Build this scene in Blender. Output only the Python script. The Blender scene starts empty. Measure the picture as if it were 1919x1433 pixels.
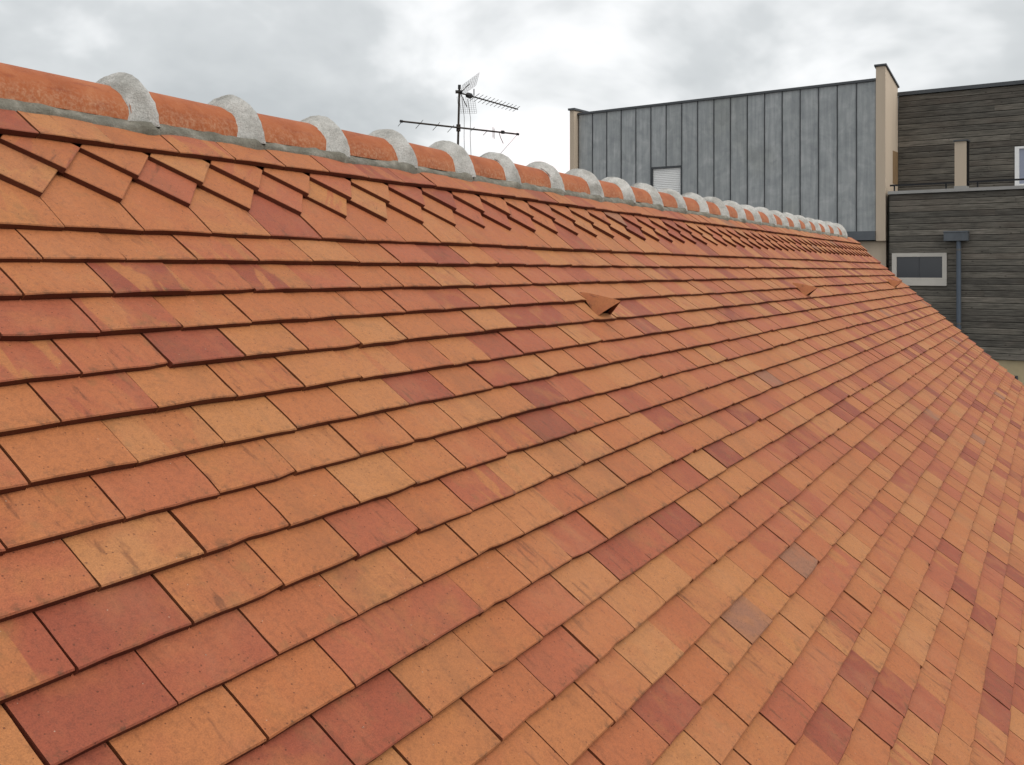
import bpy, math, random
import numpy as np
from mathutils import Vector, Matrix

R = math.radians
random.seed(7)
scene = bpy.context.scene
COL = scene.collection

# ------------------------------------------------------------------ camera
EYE = 7.5                                   # eye height above the ground
YAW = 0.50222815                            # ridge runs this far to the right of the view axis
FOC = 1880.0 / 1919.0
cam_d = bpy.data.cameras.new('camera')
cam = bpy.data.objects.new('camera', cam_d)
COL.objects.link(cam)
cam.location = (0, 0, EYE)
cam.rotation_euler = (R(90), 0, YAW - R(90))
cam_d.sensor_width = 36.0
cam_d.lens = 36.0 * FOC
cam_d.shift_y = -(716.5 - 507.2) / 1919.0   # rising-front shift keeps the walls upright
cam_d.clip_start = 0.05
cam_d.clip_end = 2000
scene.camera = cam

# ------------------------------------------------------------------ world, sun, exposure
SUN_EL, SUN_AZ = R(47), YAW - R(130)        # high, behind and right of the camera
world = bpy.data.worlds.new('World')
scene.world = world
world.use_nodes = True
wt = world.node_tree
wt.nodes.clear()


class NT:
    """Small helper for node trees."""
    def __init__(s, tree):
        s.t = tree

    def n(s, typ, **kw):
        nd = s.t.nodes.new(typ)
        ins = kw.pop('ins', {})
        for k, v in kw.items():
            setattr(nd, k, v)
        for k, v in ins.items():
            sock = nd.inputs[k]
            if isinstance(v, bpy.types.NodeSocket):
                s.t.links.new(v, sock)
            else:
                sock.default_value = v
        return nd

    def math(s, op, a, b=0.0, c=None, clamp=False):
        nd = s.n('ShaderNodeMath', operation=op, use_clamp=clamp, ins={0: a, 1: b})
        if c is not None:
            if isinstance(c, bpy.types.NodeSocket):
                s.t.links.new(c, nd.inputs[2])
            else:
                nd.inputs[2].default_value = c
        return nd.outputs[0]

    def vmath(s, op, a, b):
        return s.n('ShaderNodeVectorMath', operation=op, ins={0: a, 1: b}).outputs[0]

    def noise(s, vec, scale, detail=3.0, rough=0.55, dist=0.0):
        return s.n('ShaderNodeTexNoise', ins={'Vector': vec, 'Scale': scale, 'Detail': detail,
                                              'Roughness': rough, 'Distortion': dist}).outputs['Fac']

    def ramp(s, fac, stops, interp='LINEAR'):
        nd = s.n('ShaderNodeValToRGB', ins={'Fac': fac})
        cr = nd.color_ramp
        cr.interpolation = interp
        while len(cr.elements) < len(stops):
            cr.elements.new(0.5)
        for e, (p, c) in zip(cr.elements, stops):
            e.position = p
            e.color = (c, c, c, 1) if isinstance(c, (int, float)) else (*c[:3], 1)
        return nd.outputs['Color']

    def step(s, x, lo, hi):
        return s.n('ShaderNodeMapRange', interpolation_type='SMOOTHSTEP',
                   ins={'Value': x, 'From Min': lo, 'From Max': hi}).outputs[0]

    def mix(s, fac, a, b, blend='MIX'):
        nd = s.n('ShaderNodeMix', data_type='RGBA', blend_type=blend)
        for sock, v in ((nd.inputs[0], fac), (nd.inputs[6], a), (nd.inputs[7], b)):
            if isinstance(v, bpy.types.NodeSocket):
                s.t.links.new(v, sock)
            elif isinstance(v, (int, float)):
                sock.default_value = v
            else:
                sock.default_value = (*v[:3], 1)
        return nd.outputs[2]


w = NT(wt)
wo = w.n('ShaderNodeOutputWorld')
sky = w.n('ShaderNodeTexSky', sky_type='NISHITA', sun_disc=False, sun_elevation=SUN_EL,
          sun_rotation=R(90) - SUN_AZ)
bg_clear = w.n('ShaderNodeBackground', ins={'Color': sky.outputs[0], 'Strength': 0.08})
tc = w.n('ShaderNodeTexCoord')
sx = w.n('ShaderNodeSeparateXYZ', ins={0: tc.outputs['Generated']})
zz = w.math('ADD', w.math('MAXIMUM', sx.outputs['Z'], 0.0), 0.42)
cv = w.n('ShaderNodeCombineXYZ', ins={0: w.math('DIVIDE', sx.outputs['X'], zz),
                                      1: w.math('DIVIDE', sx.outputs['Y'], zz), 2: 21.18})
n1 = w.noise(cv.outputs[0], 0.95, 5.0, 0.50, 0.3)
n2 = w.noise(w.vmath('ADD', cv.outputs[0], (7.3, 2.1, 5.0)), 2.6, 5.0, 0.55, 0.2)
nn = w.math('ADD', w.math('MULTIPLY', n1, 0.68), w.math('MULTIPLY', n2, 0.32))
ccol = w.ramp(nn, [(0.43, (0.37, 0.39, 0.40)), (0.488, (0.46, 0.478, 0.486)), (0.54, (0.65, 0.66, 0.665)),
                   (0.60, (0.82, 0.745, 0.748))])
bg_cloud = w.n('ShaderNodeBackground', ins={'Color': ccol, 'Strength': 1.25})
ms = w.n('ShaderNodeMixShader', ins={0: 0.96, 1: bg_clear.outputs[0], 2: bg_cloud.outputs[0]})
wt.links.new(ms.outputs[0], wo.inputs['Surface'])

sun_d = bpy.data.lights.new('sun', 'SUN')
sun_d.energy = 1.5
sun_d.angle = R(50)
sun_d.color = (1.0, 0.965, 0.92)
sun = bpy.data.objects.new('sun', sun_d)
COL.objects.link(sun)
sdir = Vector((math.cos(SUN_AZ) * math.cos(SUN_EL), math.sin(SUN_AZ) * math.cos(SUN_EL), math.sin(SUN_EL)))
sun.rotation_euler = sdir.to_track_quat('Z', 'Y').to_euler()
sun.location = (0, 0, 40)

vs = scene.view_settings
vs.view_transform = 'Standard'
vs.look = 'None'
vs.exposure = 0.30
vs.gamma = 1.0
vs.use_curve_mapping = False


# ------------------------------------------------------------------ materials
def lin(r, g, b, k=1.0):
    f = lambda u: ((u / 255 + 0.055) / 1.055) ** 2.4 if u > 10 else u / 255 / 12.92
    return (f(r) * k, f(g) * k, f(b) * k)


def material(name):
    m = bpy.data.materials.new(name)
    m.use_nodes = True
    m.node_tree.nodes.clear()
    t = NT(m.node_tree)
    out = t.n('ShaderNodeOutputMaterial')
    bs = t.n('ShaderNodeBsdfPrincipled')
    m.node_tree.links.new(bs.outputs[0], out.inputs['Surface'])
    return m, t, bs


def setin(t, bs, **kw):
    for k, v in kw.items():
        sock = bs.inputs[k.replace('_', ' ')]
        if isinstance(v, bpy.types.NodeSocket):
            t.t.links.new(v, sock)
        elif isinstance(v, tuple):
            sock.default_value = (*v[:3], 1)
        else:
            sock.default_value = v


def bump(t, bs, height, dist, strength=1.0):
    b = t.n('ShaderNodeBump', ins={'Height': height, 'Distance': dist, 'Strength': strength})
    t.t.links.new(b.outputs[0], bs.inputs['Normal'])


def clay_material():
    m, t, bs = material('clay_tile')
    A = lambda nm: t.n('ShaderNodeAttribute', attribute_name=nm).outputs['Vector']
    tcv = A('tc')
    loc = t.n('ShaderNodeSeparateXYZ', ins={0: A('loc')})
    r = t.n('ShaderNodeSeparateXYZ', ins={0: A('tint')})
    r1, r2, r3 = r.outputs
    K = 0.705
    tan1, tan2, ora, sal = lin(200, 135, 83, K), lin(195, 122, 73, K), lin(192, 115, 69, K), lin(187, 106, 71, K)
    red, dred, gry = lin(170, 89, 62, K), lin(152, 78, 58, K), lin(166, 114, 86, K)
    pal = [(0.0, tan1), (0.22, tan2), (0.42, ora), (0.60, sal), (0.78, red), (0.93, dred), (1.0, gry)]
    base = t.ramp(r1, pal)
    alt = t.ramp(r3, [(0.0, lin(200, 134, 76, K)), (0.45, tan2), (0.75, sal), (1.0, red)])
    # broad cloudy firing marks
    big = t.noise(tcv, 14.0, 2.0, 0.5, 0.4)
    # streaks that run down the slope
    stv = t.vmath('MULTIPLY', tcv, (1.0, 0.16, 1.0))
    st = t.noise(stv, 55.0, 3.0, 0.6)
    stb = t.noise(stv, 20.0, 2.0, 0.5, 0.6)
    patch = t.math('MULTIPLY', t.step(stb, 0.53, 0.57), t.step(r2, 0.72, 0.95))
    soft = t.math('MULTIPLY', t.step(big, 0.44, 0.70), 0.38)
    c = t.mix(soft, base, alt)
    c = t.mix(t.math('MULTIPLY', patch, 0.8), c, alt)
    # dark drag lines, only on some tiles
    drag = t.math('MULTIPLY', t.step(st, 0.57, 0.72), t.math('MULTIPLY', t.step(r3, 0.3, 0.85), 0.7))
    c = t.mix(drag, c, lin(120, 70, 44, K))
    # grain
    gr = t.noise(tcv, 480.0, 4.0, 0.7)
    gm = t.noise(tcv, 120.0, 3.0, 0.65)
    c = t.mix(1.0, c, t.ramp(gr, [(0.3, 0.80), (0.5, 0.99), (0.7, 1.14)]), 'MULTIPLY')
    c = t.mix(1.0, c, t.ramp(gm, [(0.32, 0.84), (0.5, 1.0), (0.68, 1.08)]), 'MULTIPLY')
    # pits, specks and pale crumbs
    vo = t.n('ShaderNodeTexVoronoi', feature='F1', ins={'Vector': tcv, 'Scale': 130.0})
    sel = t.n('ShaderNodeSeparateColor', ins={0: vo.outputs['Color']})
    speck = t.math('MULTIPLY', t.math('LESS_THAN', vo.outputs['Distance'], 0.17), t.math('GREATER_THAN', sel.outputs[0], 0.80))
    c = t.mix(t.math('MULTIPLY', speck, 0.75), c, lin(105, 58, 38, K))
    pale = t.math('MULTIPLY', t.math('LESS_THAN', vo.outputs['Distance'], 0.12), t.math('GREATER_THAN', sel.outputs[1], 0.965))
    c = t.mix(t.math('MULTIPLY', pale, 0.55), c, lin(215, 190, 165, K))
    # dirt and moss film on the weathered lower lip
    dn = t.noise(tcv, 45.0, 4.0, 0.7)
    lip = t.math('SUBTRACT', 1.0, t.step(loc.outputs[1], 0.001, 0.022))
    dirt = t.math('MULTIPLY', t.math('MULTIPLY', lip, t.step(dn, 0.50, 0.68)), 0.6)
    c = t.mix(dirt, c, lin(96, 70, 44, K))
    worn = t.math('MULTIPLY', t.math('MULTIPLY', t.step(t.noise(tcv, 26.0, 3.0, 0.6), 0.56, 0.7), t.step(r2, 0.3, 0.9)), 0.35)
    c = t.mix(worn, c, lin(150, 108, 66, K))
    # soot and run-off that cross from tile to tile, drawn out down the slope
    gp = t.n('ShaderNodeNewGeometry').outputs['Position']
    sv = t.vmath('MULTIPLY', gp, (1.0, 0.42, 0.42))
    so = t.math('ADD', t.math('MULTIPLY', t.noise(sv, 3.2, 4.0, 0.65, 0.4), 0.6), t.math('MULTIPLY', t.noise(sv, 17.0, 4.0, 0.7), 0.4))
    c = t.mix(t.math('MULTIPLY', t.step(so, 0.50, 0.68), 0.34), c, lin(138, 92, 62, K))
    c = t.mix(t.math('MULTIPLY', t.step(so, 0.50, 0.34), 0.14), c, lin(214, 160, 116, K))
    # tile edges tinted darker and redder: shade under the laps put into colour
    nb = t.n('ShaderNodeAttribute', attribute_name='edge_shade').outputs['Fac']
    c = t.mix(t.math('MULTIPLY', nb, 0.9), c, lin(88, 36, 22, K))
    setin(t, bs, Base_Color=c, Roughness=t.math('ADD', 0.56, t.math('MULTIPLY', gm, 0.25)), Specular_IOR_Level=0.32)
    hh = t.math('ADD', t.math('MULTIPLY', gr, 0.35), t.math('ADD', t.math('MULTIPLY', gm, 0.5), t.math('MULTIPLY', st, 0.35)))
    hh = t.math('SUBTRACT', hh, t.math('MULTIPLY', speck, 0.6))
    bump(t, bs, hh, 0.0016, 0.8)
    return m


def ridge_clay_material():
    m, t, bs = material('ridge_clay')
    oc = t.n('ShaderNodeTexCoord').outputs['Object']
    oi = t.n('ShaderNodeObjectInfo').outputs['Random']
    off = t.n('ShaderNodeCombineXYZ', ins={0: t.math('MULTIPLY', oi, 37.0), 1: t.math('MULTIPLY', oi, 11.0), 2: 0.0})
    p = t.vmath('ADD', oc, off.outputs[0])
    K = 0.78
    c = t.ramp(t.noise(p, 9.0, 3.0, 0.6, 0.5), [(0.3, lin(160, 84, 44, K)), (0.5, lin(178, 98, 54, K)), (0.72, lin(188, 114, 70, K))])
    sp = t.vmath('MULTIPLY', p, (0.3, 1.0, 1.0))
    c = t.mix(t.math('MULTIPLY', t.step(t.noise(sp, 42.0, 4.0, 0.7), 0.52, 0.7), 0.5), c, lin(140, 66, 40, K))
    # cement bloom that the mason's sponge left, stronger low on the flank
    z = t.n('ShaderNodeSeparateXYZ', ins={0: oc}).outputs[2]
    film = t.math('MULTIPLY', t.step(t.noise(p, 110.0, 5.0, 0.75), 0.38, 0.72),
                  t.math('SUBTRACT', 0.62, t.math('MULTIPLY', t.step(z, 0.015, 0.06), 0.56)))
    c = t.mix(film, c, lin(214, 168, 134, K))
    setin(t, bs, Base_Color=c, Roughness=0.72, Specular_IOR_Level=0.3)
    bump(t, bs, t.noise(p, 160.0, 4.0, 0.7), 0.002, 0.7)
    return m


def mortar_material(name, lo, mid, hi, wet):
    m, t, bs = material(name)
    g = t.n('ShaderNodeNewGeometry').outputs['Position']
    K = 0.8
    n = t.noise(g, 16.0, 4.0, 0.65, 0.3)
    c = t.ramp(n, [(0.3, lin(*lo, K)), (0.5, lin(*mid, K)), (0.7, lin(*hi, K))])
    c = t.mix(t.math('MULTIPLY', t.step(t.noise(g, 9.0, 4.0, 0.7), 0.5, 0.66), wet), c, lin(126, 125, 116, K))
    f = t.noise(g, 260.0, 4.0, 0.75)
    c = t.mix(1.0, c, t.ramp(f, [(0.3, 0.72), (0.5, 1.0), (0.7, 1.15)]), 'MULTIPLY')
    setin(t, bs, Base_Color=c, Roughness=0.92, Specular_IOR_Level=0.15)
    bump(t, bs, t.math('ADD', f, t.math('MULTIPLY', t.noise(g, 60.0, 4.0, 0.7), 1.5)), 0.006, 0.8)
    return m


def zinc_material():
    m, t, bs = material('weathered_zinc')
    oc = t.n('ShaderNodeTexCoord').outputs['Object']
    oi = t.n('ShaderNodeObjectInfo').outputs['Random']
    off = t.n('ShaderNodeCombineXYZ', ins={0: t.math('MULTIPLY', oi, 53.0), 1: 0.0, 2: t.math('MULTIPLY', oi, 31.0)})
    p = t.vmath('ADD', oc, off.outputs[0])
    K = 0.98
    run = t.noise(t.vmath('MULTIPLY', p, (1.0, 1.0, 0.07)), 11.0, 5.0, 0.65)
    blo = t.noise(p, 2.6, 4.0, 0.6, 0.6)
    c = t.ramp(t.math('ADD', t.math('MULTIPLY', run, 0.5), t.math('MULTIPLY', blo, 0.5)),
               [(0.34, lin(141, 145, 147, K)), (0.5, lin(161, 165, 166, K)), (0.66, lin(188, 190, 190, K))])
    c = t.mix(t.math('MULTIPLY', t.step(t.noise(p, 5.0, 4.0, 0.65), 0.52, 0.7), 0.22), c, lin(120, 126, 128, K))
    c = t.mix(t.math('MULTIPLY', t.math('SUBTRACT', oi, 0.3), 0.25), c, lin(126, 130, 126, K))
    zg = t.n('ShaderNodeNewGeometry').outputs['Position']
    moss = t.step(t.noise(t.vmath('MULTIPLY', zg, (0.35, 0.35, 0.25)), 1.0, 3.0, 0.6), 0.48, 0.62)
    c = t.mix(t.math('MULTIPLY', moss, 0.2), c, lin(128, 128, 110, K))
    setin(t, bs, Base_Color=c, Metallic=0.1, Roughness=t.math('ADD', 0.45, t.math('MULTIPLY', blo, 0.25)))
    bump(t, bs, t.noise(t.vmath('MULTIPLY', p, (1, 1, 0.3)), 2.2, 2.0, 0.5), 0.02, 0.35)
    return m


def wood_material():
    m, t, bs = material('weathered_larch')
    oc = t.n('ShaderNodeTexCoord').outputs['Object']
    oi = t.n('ShaderNodeObjectInfo').outputs['Random']
    off = t.n('ShaderNodeCombineXYZ', ins={0: t.math('MULTIPLY', oi, 91.0), 1: 0.0, 2: t.math('MULTIPLY', oi, 17.0)})
    p = t.vmath('ADD', oc, off.outputs[0])
    g = t.vmath('MULTIPLY', p, (0.05, 1.0, 1.0))
    K = 0.88
    grain = t.noise(g, 60.0, 4.0, 0.65, 0.3)
    tone = t.noise(t.vmath('MULTIPLY', p, (0.45, 1.0, 1.0)), 3.2, 5.0, 0.7)
    c = t.ramp(t.math('ADD', t.math('MULTIPLY', tone, 0.65), t.math('MULTIPLY', oi, 0.35)),
               [(0.22, lin(80, 77, 72, K)), (0.45, lin(102, 98, 91, K)), (0.62, lin(118, 113, 104, K)), (0.82, lin(146, 138, 128, K))])
    c = t.mix(1.0, c, t.ramp(grain, [(0.3, 0.48), (0.5, 1.0), (0.7, 1.45)]), 'MULTIPLY')
    c = t.mix(t.math('MULTIPLY', t.step(t.noise(t.vmath('MULTIPLY', p, (0.5, 1, 0.5)), 1.3, 3.0, 0.6), 0.5, 0.7), 0.2), c, lin(116, 98, 86, K))
    vo = t.n('ShaderNodeTexVoronoi', feature='F1', ins={'Vector': t.vmath('MULTIPLY', p, (0.5, 1.0, 1.0)), 'Scale': 7.0})
    c = t.mix(t.math('MULTIPLY', t.math('LESS_THAN', vo.outputs['Distance'], 0.09), 0.55), c, lin(48, 42, 38, K))
    setin(t, bs, Base_Color=c, Roughness=0.9, Specular_IOR_Level=0.2)
    bump(t, bs, grain, 0.004, 0.7)
    return m


def plain(name, rgb, rough=0.7, metal=0.0, var=0.12, scale=3.0, spec=0.4, bmp=0.0, k=0.8, streak=False):
    m, t, bs = material(name)
    g = t.n('ShaderNodeNewGeometry').outputs['Position']
    b = lin(*rgb, k)
    v = t.vmath('MULTIPLY', g, (1.0, 1.0, 0.12)) if streak else g
    n = t.noise(v, scale, 5.0, 0.65)
    c = t.mix(1.0, b, t.ramp(n, [(0.3, 1 - var), (0.5, 1.0), (0.7, 1 + var * 0.6)]), 'MULTIPLY')
    setin(t, bs, Base_Color=c, Roughness=rough, Metallic=metal, Specular_IOR_Level=spec)
    if bmp:
        bump(t, bs, t.noise(g, 90.0, 3.0, 0.7), bmp, 0.6)
    return m


M_CLAY = clay_material()
M_RIDGE = ridge_clay_material()
M_COLLAR = mortar_material('mortar_pale', (184, 182, 175), (208, 206, 199), (228, 226, 220), 0.4)
M_BED = mortar_material('mortar_bed', (114, 110, 97), (142, 138, 125), (178, 173, 160), 0.5)
M_ZINC = zinc_material()
M_WOOD = wood_material()
M_BEIGE = plain('beige_render', (218, 200, 178), 0.9, var=0.10, scale=1.6, spec=0.2, bmp=0.002, streak=True)
M_BASE = plain('beige_base_render', (204, 186, 150), 0.9, var=0.10, scale=1.6, spec=0.2, bmp=0.002)
M_CAP = plain('dark_zinc_cap', (92, 95, 98), 0.5, 0.4, var=0.15)
M_BOXZINC = plain('slate_zinc', (104, 109, 114), 0.5, 0.3, var=0.18, scale=5)
M_COPING = plain('light_coping', (176, 174, 170), 0.6, 0.1, var=0.12)
M_RAIL = plain('black_rail', (34, 35, 38), 0.45, 0.3, var=0.1)
M_PIPE = plain('grey_pipe', (98, 108, 120), 0.4, 0.3, var=0.12)
M_WHITE = plain('white_frame', (214, 208, 198), 0.5, var=0.08)
M_SHUT = plain('white_shutter', (246, 246, 244), 0.5, var=0.05, k=0.95)
M_NICHE = plain('ochre_niche', (150, 122, 88), 0.9, var=0.12)
M_GLASS = plain('dark_glass', (44, 48, 54), 0.08, var=0.08, spec=0.6)
M_SKYGLASS = plain('pale_glass', (150, 158, 178), 0.12, var=0.06, spec=0.6)
M_BACKING_SHADE = plain('black_underlay_and_shade', (30, 28, 27), 0.95, var=0.1, spec=0.1)  # backing behind the boards; also the painted shade on the terrace fin
M_DARKCLAY = plain('dark_underlay_clay', (88, 44, 30), 0.95, var=0.15, spec=0.1)
M_VOID = plain('black_void', (14, 13, 12), 1.0, var=0.05, spec=0.0)
M_MAST = plain('rusty_mast', (70, 62, 56), 0.6, 0.5, var=0.3, scale=30)
M_ALU = plain('dull_aluminium', (120, 118, 114), 0.5, 0.5, var=0.15)
M_PLASTIC = plain('black_plastic', (36, 36, 36), 0.5, var=0.1)
M_GROUND = plain('asphalt_ground', (84, 84, 82), 0.95, var=0.25, scale=0.8, spec=0.2, bmp=0.01)
M_HOUSE = plain('pale_house_render', (196, 184, 164), 0.9, var=0.1, scale=2, spec=0.2)


# ------------------------------------------------------------------ mesh helpers
def link(name, me, parent=None, loc=(0, 0, 0), rot=None, origin=None):
    o = bpy.data.objects.new(name, me)
    COL.objects.link(o)
    o.location = loc
    if rot is not None:
        o.rotation_euler = rot
    if parent is not None:
        o.parent = parent
    return o


def tag(o, label=None, cat=None, group=None, kind=None):
    for k, v in (('label', label), ('category', cat), ('group', group), ('kind', kind)):
        if v:
            o[k] = v
    return o


def empty(name, loc, label, cat, rotz=0.0, group=None):
    o = bpy.data.objects.new(name, None)
    COL.objects.link(o)
    o.location = loc
    o.rotation_euler = (0, 0, rotz)
    o.empty_display_size = 0.3
    return tag(o, label, cat, group)


class MB:
    """Collects boxes, prisms and tubes, then builds one mesh object."""
    def __init__(s):
        s.v, s.f, s.sm = [], [], []

    def add(s, vs_, fs_, smooth=False):
        b = len(s.v)
        s.v += [tuple(p) for p in vs_]
        s.f += [tuple(i + b for i in f) for f in fs_]
        s.sm += [smooth] * len(fs_)

    def box(s, x0, x1, y0, y1, z0, z1, z1b=None):
        """z1b: top height at the y1 side (sloping top)."""
        zb = z1 if z1b is None else z1b
        s.add([(x0, y0, z0), (x1, y0, z0), (x1, y1, z0), (x0, y1, z0), (x0, y0, z1), (x1, y0, z1), (x1, y1, zb), (x0, y1, zb)],
              [(3, 2, 1, 0), (4, 5, 6, 7), (0, 1, 5, 4), (1, 2, 6, 5), (2, 3, 7, 6), (3, 0, 4, 7)])

    def tube(s, pts, r, n=8, cap=True):
        pts = [Vector(p) for p in pts]
        rings = []
        for i, p in enumerate(pts):
            d = (pts[min(i + 1, len(pts) - 1)] - pts[max(i - 1, 0)]).normalized()
            a = d.orthogonal().normalized()
            b = d.cross(a)
            rr = r[i] if isinstance(r, (list, tuple)) else r
            rings.append([p + (a * math.cos(2 * math.pi * k / n) + b * math.sin(2 * math.pi * k / n)) * rr for k in range(n)])
        vs_ = [q for ring in rings for q in ring]
        fs_ = [(i * n + k, i * n + (k + 1) % n, (i + 1) * n + (k + 1) % n, (i + 1) * n + k)
               for i in range(len(pts) - 1) for k in range(n)]
        s.add(vs_, fs_, True)
        if cap:
            s.add(rings[0], [tuple(range(n))[::-1]])
            s.add(rings[-1], [tuple(range(n))])

    def build(s, name, m, parent=None, loc=(0, 0, 0), bevel=0.0):
        me = bpy.data.meshes.new(name)
        me.from_pydata(s.v, [], s.f)
        me.polygons.foreach_set('use_smooth', s.sm)
        me.materials.append(m)
        me.update()
        o = link(name, me, parent, loc)
        if bevel:
            bv = o.modifiers.new('bevel', 'BEVEL')
            bv.width = bevel
            bv.segments = 2
            bv.limit_method = 'ANGLE'
        return o


# ------------------------------------------------------------------ ground
g = MB()
g.add([(-600, -600, 0), (600, -600, 0), (600, 600, 0), (-600, 600, 0)], [(0, 1, 2, 3)])
tag(g.build('ground', M_GROUND), kind='structure')

# ------------------------------------------------------------------ the tiled house
AL = 0.73344394                              # roof pitch
CA, SA = math.cos(AL), math.sin(AL)
G = 0.0842                                   # gauge: one course of tiles
KZ, KY = 1.3505, 23.939                      # course number level with the eye / below the eye
TW = 0.1697                                  # tile width
TH = 0.0135                                  # tile thickness
X0, X1 = -1.3, 9.95                          # roof runs along X from here to the far gable
K_TOP, K_EAVE = -4.35, 34
RY, RZ, RR = 1.852, EYE + 0.327, 0.0842      # ridge axis and ridge tile radius

house = empty('tiled_house', ((X0 + X1) / 2, RY, 0), 'house with a steep roof of mixed orange and red-brown flat clay tiles', 'house')
HL = Vector(house.location)


def roof_pt(x, k, n=0.0):
    """Point on the roof: x along the ridge, k courses down the slope, n metres above the tile face."""
    return Vector((x, G * CA * (KY - k) - n * SA, EYE - G * SA * (k - KZ) + n * CA))


# body under the tiles: walls, roof deck
wall_half = RY - roof_pt(0, K_EAVE - 1.5).y - 0.25
ev = roof_pt(0, K_EAVE - 1.5)
DECK = -0.062
b = MB()
b.add([(X0 + 0.15, RY - wall_half, 0), (X1 - 0.12, RY - wall_half, 0), (X1 - 0.12, RY + wall_half, 0), (X0 + 0.15, RY + wall_half, 0),
       (X0 + 0.15, RY - wall_half, ev.z), (X1 - 0.12, RY - wall_half, ev.z), (X1 - 0.12, RY + wall_half, ev.z), (X0 + 0.15, RY + wall_half, ev.z),
       (X0 + 0.15, RY, ev.z + wall_half * SA / CA - 0.12), (X1 - 0.12, RY, ev.z + wall_half * SA / CA - 0.12)],
      [(0, 1, 5, 4), (2, 3, 7, 6), (1, 2, 6, 9, 5), (3, 0, 4, 8, 7)])
b.v = [tuple(Vector(p) - HL) for p in b.v]
b.build('wall', M_HOUSE, house)
d = MB()
for sgn in (1, -1):
    pts = []
    for x in (X0, X1 - 0.015):
        for k, n in ((-5.6, DECK), (K_EAVE - 0.4, DECK), (K_EAVE - 0.4, DECK - 0.03), (-5.6, DECK - 0.03)):
            p = roof_pt(x, k, n)
            if sgn < 0:
                p.y = 2 * RY - p.y
            pts.append(p - HL)
    fs_ = [(0, 4, 5, 1), (1, 5, 6, 2), (2, 6, 7, 3), (3, 7, 4, 0), (0, 1, 2, 3), (7, 6, 5, 4)]
    d.add(pts, fs_)
d.build('roof_deck', M_DARKCLAY, house)

# ---- flat tiles
ROT = Matrix.Rotation(AL, 4, 'X')


def proj(p):
    dx, dy, dz = p.x, p.y, p.z - EYE
    D = dx * math.cos(YAW) + dy * math.sin(YAW)
    Rr = dx * math.sin(YAW) - dy * math.cos(YAW)
    if D < 0.05:
        return None
    return (959.5 + 1880 * Rr / D, 507.2 - 1880 * dz / D)


def shown_area(quad):
    ps = [proj(p) for p in quad]
    if any(p is None for p in ps):
        return 0.0
    cx = sum(p[0] for p in ps) / 4
    cy = sum(p[1] for p in ps) / 4
    a = abs(sum(ps[i][0] * ps[(i + 1) % 4][1] - ps[(i + 1) % 4][0] * ps[i][1] for i in range(4))) / 2
    xs = [min(max(p[0], 0), 1919) for p in ps]
    ys = [min(max(p[1], 0), 1433) for p in ps]
    inb = (max(xs) - min(xs)) * (max(ys) - min(ys)) / max(1e-6, (max(p[0] for p in ps) - min(p[0] for p in ps)) * (max(p[1] for p in ps) - min(p[1] for p in ps)))
    return a * min(1.0, inb)


def tile_geo(rng, wid, length, nx, cam_c=0.0, tilt=1.0):
    """One flat clay tile lying up-slope from its lower lip at y=0; returns verts, faces, edge shade flags per face."""
    ys = [0.0, 0.0022, 0.35 * G, 0.8 * G, length] if nx > 2 else [0.0, 0.0025, length]
    cl = rng.uniform(-0.0008, 0.0022)         # camber along the tile
    tw = rng.uniform(-0.0007, 0.0007)         # twist
    skew = rng.uniform(-0.0008, 0.0008)
    V, F, C = [], [], []
    lipj = [rng.uniform(-0.0007, 0.0007) for _ in range(nx + 1)]
    if rng.random() < 0.3:
        lipj[rng.choice((0, nx))] += rng.uniform(0.001, 0.005)
    if nx > 2 and rng.random() < 0.12:
        lipj[rng.randint(1, nx - 1)] += rng.uniform(0.001, 0.003)
    for j, y in enumerate(ys):
        for i in range(nx + 1):
            u = 2 * i / nx - 1
            x = u * wid / 2
            z = -(y / G) * TH * tilt + cam_c * (1 - u * u) + cl * (1 - (2 * y / G - 1) ** 2 if y < G else 0) + tw * u
            if j == 0:
                z -= 0.0013 + rng.uniform(0, 0.0006)
            yy = y + (lipj[i] + skew * u if j < 2 else 0)
            if abs(u) == 1 and j < 3:
                x += rng.uniform(-0.0006, 0.0006)
                z -= 0.0010
            V.append((x, yy, z))
    n = nx + 1
    for j in range(len(ys) - 1):
        for i in range(nx):
            F.append((j * n + i, j * n + i + 1, (j + 1) * n + i + 1, (j + 1) * n + i))
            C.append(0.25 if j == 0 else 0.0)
    b0 = len(V)
    for i in range(n):                        # underside of the lip
        x, y, z = V[i]
        V.append((x * 0.996, y + 0.0012, z - TH + 0.0013))
    for i in range(nx):
        F.append((b0 + i, b0 + i + 1, i + 1, i))
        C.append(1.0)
    for side, i in ((0, 0), (1, nx)):
        s0 = len(V)
        for j in range(len(ys)):
            x, y, z = V[j * n + i]
            V.append((x, y, z - TH))
        for j in range(len(ys) - 1):
            a, c = j * n + i, (j + 1) * n + i
            F.append((s0 + j, a, c, s0 + j + 1) if side == 0 else (a, s0 + j, s0 + j + 1, c))
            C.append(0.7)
    return V, F, C


def clay_mesh(name, V, F, C, loc, tcs, tint):
    me = bpy.data.meshes.new(name)
    me.from_pydata([tuple(v) for v in V], [], F)
    nv = len(V)
    for nm, arr in (('loc', loc), ('tc', tcs), ('tint', tint)):
        at = me.attributes.new(nm, 'FLOAT_VECTOR', 'POINT')
        at.data.foreach_set('vector', np.asarray(arr, dtype=np.float32).ravel())
    at = me.attributes.new('edge_shade', 'FLOAT', 'FACE')
    at.data.foreach_set('value', np.asarray(C, dtype=np.float32))
    me.materials.append(M_CLAY)
    me.update()
    return me


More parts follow.
